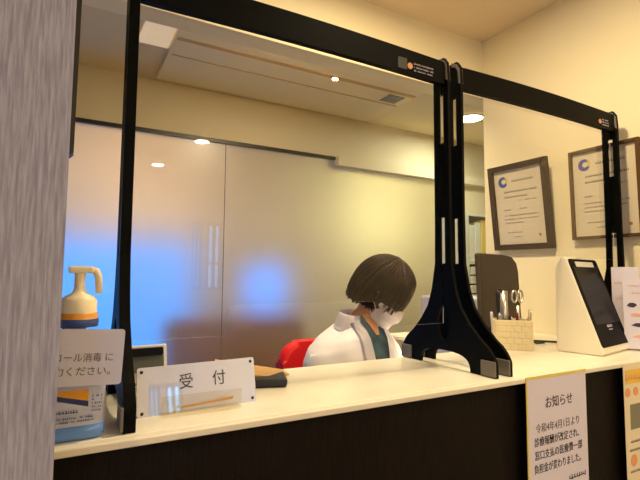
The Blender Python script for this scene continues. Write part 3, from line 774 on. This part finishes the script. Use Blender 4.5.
for S_, E_, W_ in ((RS,RE,RW),(LS,LE,LW)):
    ins = (CH-S_).normalized()
    P_ = [S_+ins*.05+Zv*.004, S_+Zv*.002, S_.lerp(E_,.25), S_.lerp(E_,.5), S_.lerp(E_,.75), E_.lerp(S_,.08), E_.lerp(W_,.12)-Zv*.004, E_.lerp(W_,.35), E_.lerp(W_,.6), E_.lerp(W_,.9)]
    mb.tube(P_, [.030,.054,.058,.056,.053,.052,.051,.046,.043,.042], n=20)
coat = mb.build('coat', 'coat_white', pr, smooth=True)
org_ = parent_org(pr) - Vector((0,0,H))
tree = BVHTree.FromPolygons([v.co + org_ for v in coat.data.vertices], [tuple(p.vertices) for p in coat.data.polygons])
def onchest(u, z, off):
    """point on the coat front: u along her left(+)/right(-), z relative to chest centre"""
    o = CH - rb*u + Zv*z + fb*.5
    h = tree.ray_cast(o, -fb)
    p = h[0] if h[0] is not None else CH - rb*u + Zv*z + fb*.06
    return p + fb*off
def patch(name, m, quad, off, th=.004, nu=10, nv=16, parent=coat):
    (a, b, c, d) = quad     # top-left, top-right, bottom-right, bottom-left in (u,z)
    def uv(s, t):
        x = (a[0]*(1-s)+b[0]*s)*(1-t) + (d[0]*(1-s)+c[0]*s)*t; y = (a[1]*(1-s)+b[1]*s)*(1-t) + (d[1]*(1-s)+c[1]*s)*t
        return x, y
    mb = MB(); mb.grid(lambda s, t: onchest(*uv(s,t), off), nu, nv)
    r = bmesh.ops.solidify(mb.bm, geom=list(mb.bm.faces), thickness=-th)
    return mb.build(name, m, parent, smooth=True)
patch('scrub_top', 'scrub_blue', ((-.050,.132),(.050,.132),(.030,-.20),(-.004,-.20)), .0055, parent=pr)
patch('neckline', 'skin', ((-.030,.134),(.030,.134),(.006,.075),(-.006,.075)), .008, parent=pr)
patch('lapel', 'coat_white', ((-.064,.132),(-.040,.132),(.004,-.20),(-.058,-.08)), .011)
patch('lapel', 'coat_white', ((.040,.132),(.064,.132),(.085,-.08),(.026,-.20)), .011)
# collar: a band round the back of the neck
mb = MB()
def colr(s, t):
    a = -PI*.25 + s*PI*1.5
    rr = .057 + .020*t
    d = (-fb)*math.sin(a) + rb*math.cos(a)
    return NB + d*rr + Zv*(.030 - .050*t + .008*math.sin(a)) 
mb.grid(colr, 28, 5); bmesh.ops.solidify(mb.bm, geom=list(mb.bm.faces), thickness=.004); mb.build('collar', 'coat_white', coat, smooth=True)

# head: axes s (her right), f (face), u (crown)
hf = (Rv*.72 + Tv*.34 - Zv*.60).normalized(); hs = hf.cross(Zv).normalized(); hu = hs.cross(hf).normalized()
def HP(s, f, u): return HC + (hs*s + hf*f + hu*u)*.95
mb = MB()
def headpt(a, p):
    """a azimuth 0..1 (0 = face), p polar 0..1 from crown to chin"""
    th = p*PI; az = a*2*PI
    z = math.cos(th); r = math.sin(th)
    cx, cy = math.sin(az), math.cos(az)
    w = .074 - .016*max(0, -z-.1); dd = .092
    y = r*cy*dd; x = r*cx*w; u = z*.112
    if z < 0:
        k = -z
        x *= 1-.30*k*k; y = y*(1-.12*k) + .020*k
        if cy < 0: y *= 1-.25*k
    # nose, brow, eye sockets, lips
    if cy > .5:
        ax = abs(cx)
        y += .020*math.exp(-((x/.010)**2))*math.exp(-((u+.028)/.014)**2)
        y += .010*math.exp(-((x/.008)**2))*math.exp(-((u+.008)/.020)**2)
        y -= .008*math.exp(-(((abs(x)-.030)/.013)**2))*math.exp(-((u-.002)/.011)**2)
        y += .005*math.exp(-((x/.018)**2))*math.exp(-((u+.060)/.007)**2)
        y += .004*math.exp(-((x/.02)**2))*math.exp(-((u+.092)/.012)**2)
    return HP(x, y, u)
mb.grid(lambda s, t: headpt(s, .0005+.999*t), 56, 44, closed_u=True)
head = mb.build('head', 'skin', pr, smooth=True)
for s_ in (-1, 1):
    mb = MB()
    def earp(a, t):
        an = a*2*PI; r1 = .0165*(1-.55*t); 
        return HP(s_*(.071+.010*math.sin(t*PI*.9)+.004*math.cos(an)), -.006+r1*math.cos(an)-.010*t*0, -.012+r1*1.75*math.sin(an))
    mb.grid(earp, 18, 6, closed_u=True); bmesh.ops.holes_fill(mb.bm, edges=[e for e in mb.bm.edges if e.is_boundary]); mb.build('ear', 'skin', pr, smooth=True)
    mb = MB(); mb.lathe([(0,.011),(.006,.0095),(.0095,.0055),(.011,0),(.0095,-.0055),(.006,-.0095),(0,-.011)], HP(s_*.030,.074,.002)); e = mb.build('eye', 'eye_white', pr)
    mb = MB(); mb.tube([HP(s_*(.030+.018*q),.088-.010*q*q,.022+.004*(1-q*q)) for q in (-1,-.5,0,.5,1)], [.0015,.0028,.003,.0026,.001], n=6); mb.build('eyebrow', 'hair', pr)
mb = MB(); mb.tube([HP(x, .093-.6*x*x/.02*.02, -.060) for x in (-.022,-.011,0,.011,.022)], [.002,.004,.005,.004,.002], n=8); mb.build('lips', 'leaf_pink', pr)
# mask: pleated sheet over nose and chin
mb = MB()
def maskp(s, t):
    az = (s-.5)*2.35
    u = -.010 - .108*t
    q = -u/.112
    bul = .110 - .010*abs(t-.35)*2 + .0018*math.sin(t*PI*6)
    nose = .010*math.exp(-((az/.25)**2))*math.exp(-((t-.22)/.25)**2)
    return HP(math.sin(az)*(.080-.014*t), math.cos(az)*(bul-.004*t)+nose - .004, u*(1-.25*abs(az)/1.2) -.010*abs(az)/1.2)
mb.grid(maskp, 30, 26); bmesh.ops.solidify(mb.bm, geom=list(mb.bm.faces), thickness=.0015)
mk = mb.build('face_mask', 'mask_white', pr, smooth=True)
for s_ in (-1, 1):
    mb = MB(); mb.tube([HP(s_*.070,.038,-.012),HP(s_*.080,.010,.008),HP(s_*.078,-.010,.006)], .0012, n=6); mb.tube([HP(s_*.064,.040,-.075),HP(s_*.076,.008,-.045),HP(s_*.080,-.016,-.020)], .0012, n=6); mb.build('ear_loop', 'mask_white', mk)
# hair: a cap under many overlapping locks
def hairend(az):
    """how far the hair runs down (fraction of the polar angle) at azimuth az, 0 = face"""
    a = abs((az+PI) % (2*PI) - PI)
    K = [(0,.55),(.5,.57),(.85,.58),(1.15,.66),(1.6,.70),(2.2,.74),(PI,.77)]
    for (a0,e0),(a1,e1) in zip(K, K[1:]):
        if a0 <= a <= a1: return e0+(e1-e0)*(a-a0)/(a1-a0)
    return .8
def hairpt(az, p, lift):
    th = p*PI; z = math.cos(th); r = math.sin(th)
    w = .085+lift; dd = .102+lift; hh = .121+lift
    x = r*math.sin(az)*w; y = r*math.cos(az)*dd - .006; u = z*hh
    if z < 0:
        k = -z; x = math.sin(az)*w*(1-.10*k*k); y = math.cos(az)*dd*(1-.15*k*k) - .006
    return HP(x, y, u)
mb = MB()
mb.grid(lambda s, t: hairpt(s*2*PI, .001+t*hairend(s*2*PI)*.97, -.004+.0025*noise.noise(Vector((s*40,t*3,0)))), 72, 26, closed_u=True)
hr = mb.build('hair', 'hair', pr, smooth=True)
mb = MB()
part = .10
for k in range(210):
    az = 2*PI*k/210 + random.uniform(-.03,.03)
    e = hairend(az)+random.uniform(-.035,.03); lf = random.uniform(-.002,.005); tw = random.uniform(-.16,.16); st = random.uniform(.0,.10)
    pts = []; rr = []
    for j in range(11):
        t = j/10; p = st+(e-st)*t
        pts.append(hairpt(az+tw*t*t, max(p,.02), lf*math.sin(PI*min(t+.15,1)) - .001 - (.010*max(0,t-.75)/.25 if abs((az+PI)%(2*PI)-PI) > .9 else -.004*t)))
        rr.append((.0085*(math.sin(PI*(t*.80+.12)))**.7+.0006, .0035*(1-t*.7)))
    mb.tube(pts, rr, n=6)
mb.build('hair_locks', 'hair', hr, smooth=True)

# fuse body, head, ears, fingers into one continuous skin
pieces = [o for o in pr.children if o.name.split('.')[0] in ('body','head','ear','finger','thumb')]
bmj = bmesh.new()
for o in pieces:
    if o.name.startswith('head'):
        tmp = bmesh.new(); tmp.from_mesh(o.data); bmesh.ops.holes_fill(tmp, edges=[e for e in tmp.edges if e.is_boundary]); tmp.to_mesh(o.data); tmp.free()
    bmj.from_mesh(o.data)
mj = bpy.data.meshes.new('body'); bmj.to_mesh(mj); bmj.free(); mj.materials.append(M['skin'])
oj = bpy.data.objects.new('joined', mj); col.objects.link(oj)
rm = oj.modifiers.new('r', 'REMESH'); rm.mode = 'VOXEL'; rm.voxel_size = .004; rm.use_smooth_shade = True
dg = bpy.context.evaluated_depsgraph_get(); dg.update()
fused = bpy.data.meshes.new_from_object(oj.evaluated_get(dg)); fused.materials.clear(); fused.materials.append(M['skin'])
for p in fused.polygons: p.use_smooth = True
bpy.data.objects.remove(oj)
for o in pieces:
    if o is not body: bpy.data.objects.remove(o)
body.data = fused; body.data.name = 'body'

# red office chair behind her
ch = thing('office_chair', (CH.x-.03,CH.y+.06,FL), 'office chair with a bright red backrest behind the white coat', 'chair')
bk = CH - fb*.215 - rb*.05
Tk = basis(bk, rb*-1, Zv, fb) 
mb = MB(); mb.prism(rrect(.40,.42,.07,8,cy=-.185), .05, T=Tk, bev=.018); mb.build('backrest', 'red_fabric', ch)
mb = MB(); sc0 = Vector((PV.x,PV.y,0))+fb*.06
Tse = basis((sc0.x,sc0.y,-.895), -rb, fb, Zv)
mb.prism(rrect(.46,.44,.07,8), .05, T=Tse, bev=.018); mb.build('seat', 'red_fabric', ch)
mb = MB(); mb.tube([bk-Zv*.34-fb*.03, bk-Zv*.55-fb*.03, Vector((sc0.x,sc0.y,-.93))], .015); mb.build('back_support', 'leather_black', ch)
mb = MB(); mb.tube([(sc0.x,sc0.y,-.915),(sc0.x,sc0.y,FL+.08)], .025, n=14); mb.build('gas_lift', 'leather_black', ch)
for k in range(5):
    a = 2*PI*k/5+.4; e = Vector((sc0.x+.25*math.cos(a), sc0.y+.25*math.sin(a), FL+.065))
    mb = MB(); mb.tube([(sc0.x,sc0.y,FL+.09), e], [.022,.014]); lg = mb.build('leg', 'leather_black', ch)
    mb = MB(); mb.lathe([(0,-.01),(.027,-.01),(.027,.01),(0,.01)], T=Matrix.Translation((e.x,e.y,FL+.028)) @ Matrix.Rotation(PI/2,4,'X'), n=16); mb.build('castor', 'leather_black', lg)

# unseen lamp added low behind the counter to light face and ceiling
dl = thing('fill_lamp', (1.22,1.06,-.505), 'small cream fill lamp added on the work desk, shining upwards', 'desk lamp')
mb = MB(); mb.lathe([(0,-.505),(.045,-.505),(.045,-.497),(.008,-.492),(.006,-.44),(0,-.44)], (1.22,1.06,0)); mb.build('base', 'device_white', dl)
mb = MB(); mb.lathe([(.02,-.442),(.05,-.425),(.062,-.40),(.060,-.40),(.048,-.423),(.02,-.438)], (1.22,1.06,0)); mb.build('lamp_shade', 'pump_cream', dl)

# ------------------------------------------------------------------ waiting room lamps (mirrored in the shields)
for x, y, rr_, lb in ((.89,-1.85,.05,'round warm downlight in the middle of the waiting room ceiling'), (.73,-2.82,.05,'round warm downlight near the window wall of the waiting room'), (1.19,-.365,.014,'tiny warm spotlight in the waiting room ceiling'), (-.9,-.9,.06,'round warm downlight above the pillar side of the waiting room')):
    disc('downlight', x, y, WZ, rr_, 'lamp_glow_warm', lb)
def area(name, loc, size, power, color, rot=(0,0,0), shape='DISK'):
    l = bpy.data.lights.new(name, 'AREA'); l.shape = shape; l.size = size; l.energy = power; l.color = color
    o = bpy.data.objects.new(name, l); col.objects.link(o); o.location = Vector(loc)+Vector((0,0,H)); o.rotation_euler = rot; return o
warm = (1,.80,.48); neutral = (1,.86,.58); green = (.93,1,.78)
area('lamp_mid', (.89,-1.85,WZ-.02), .10, 16, warm); area('lamp_left', (-.9,-.9,WZ-.02), .12, 14, warm); area('lamp_far', (.73,-2.82,WZ-.02), .10, 8, warm)
area('lamp_spot', (1.19,-.365,WZ-.02), .03, 9, warm)
area('lamp_counter', (.8,.78,WZ-.02), .12, 16, warm)
area('lamp_reception', (2.20,2.02,RZ-.03), .14, 9, green)
area('lamp_reception_left', (.85,1.57,RZ-.03), .2, 8.5, neutral)
area('fill_lamp_light', (1.22,1.06,-.405), .1, 4.2, neutral, (math.radians(180),0,0))  # added upward fill for the mask and ceiling
area('glass_tint_right', (2.6,3.2,.6), .5, 11, (.95,1,.6), (math.radians(80),0,0))  # unseen light added to tint the frosted glass green on the right
area('glass_tint_left', (.4,2.9,.85), .5, 14, (1,.70,.42), (math.radians(60),0,0))  # unseen light added to warm the upper left of the frosted glass
w = bpy.data.worlds.new('World'); sc.world = w; w.use_nodes = True
w.node_tree.nodes['Background'].inputs[0].default_value = lin((255,226,190)); w.node_tree.nodes['Background'].inputs[1].default_value = .3

# ------------------------------------------------------------------ camera
yaw, pit, roll = math.radians(29.05), math.radians(4.3655), math.radians(.4507)
F = Vector((math.sin(yaw)*math.cos(pit), math.cos(yaw)*math.cos(pit), math.sin(pit)))
r = Vector((math.cos(yaw), -math.sin(yaw), 0)); u = r.cross(F)
r2 = r*math.cos(roll)+u*math.sin(roll); u2 = -r*math.sin(roll)+u*math.cos(roll)
cam = bpy.data.cameras.new('camera'); co = bpy.data.objects.new('camera', cam); col.objects.link(co); sc.camera = co
co.matrix_world = Matrix(((r2.x,u2.x,-F.x,0),(r2.y,u2.y,-F.y,0),(r2.z,u2.z,-F.z,H),(0,0,0,1)))
cam.sensor_width = 36; cam.sensor_fit = 'HORIZONTAL'; cam.lens = 460.5/640*36; cam.clip_start = .02
sc.view_settings.view_transform = 'Standard'; sc.view_settings.look = 'None'; sc.view_settings.gamma = 1; sc.view_settings.exposure = 0
sc.view_settings.use_curve_mapping = False
sc.cycles.use_denoising = True
sc.cycles.max_bounces = 10; sc.cycles.transparent_max_bounces = 24; sc.cycles.sample_clamp_indirect = 6
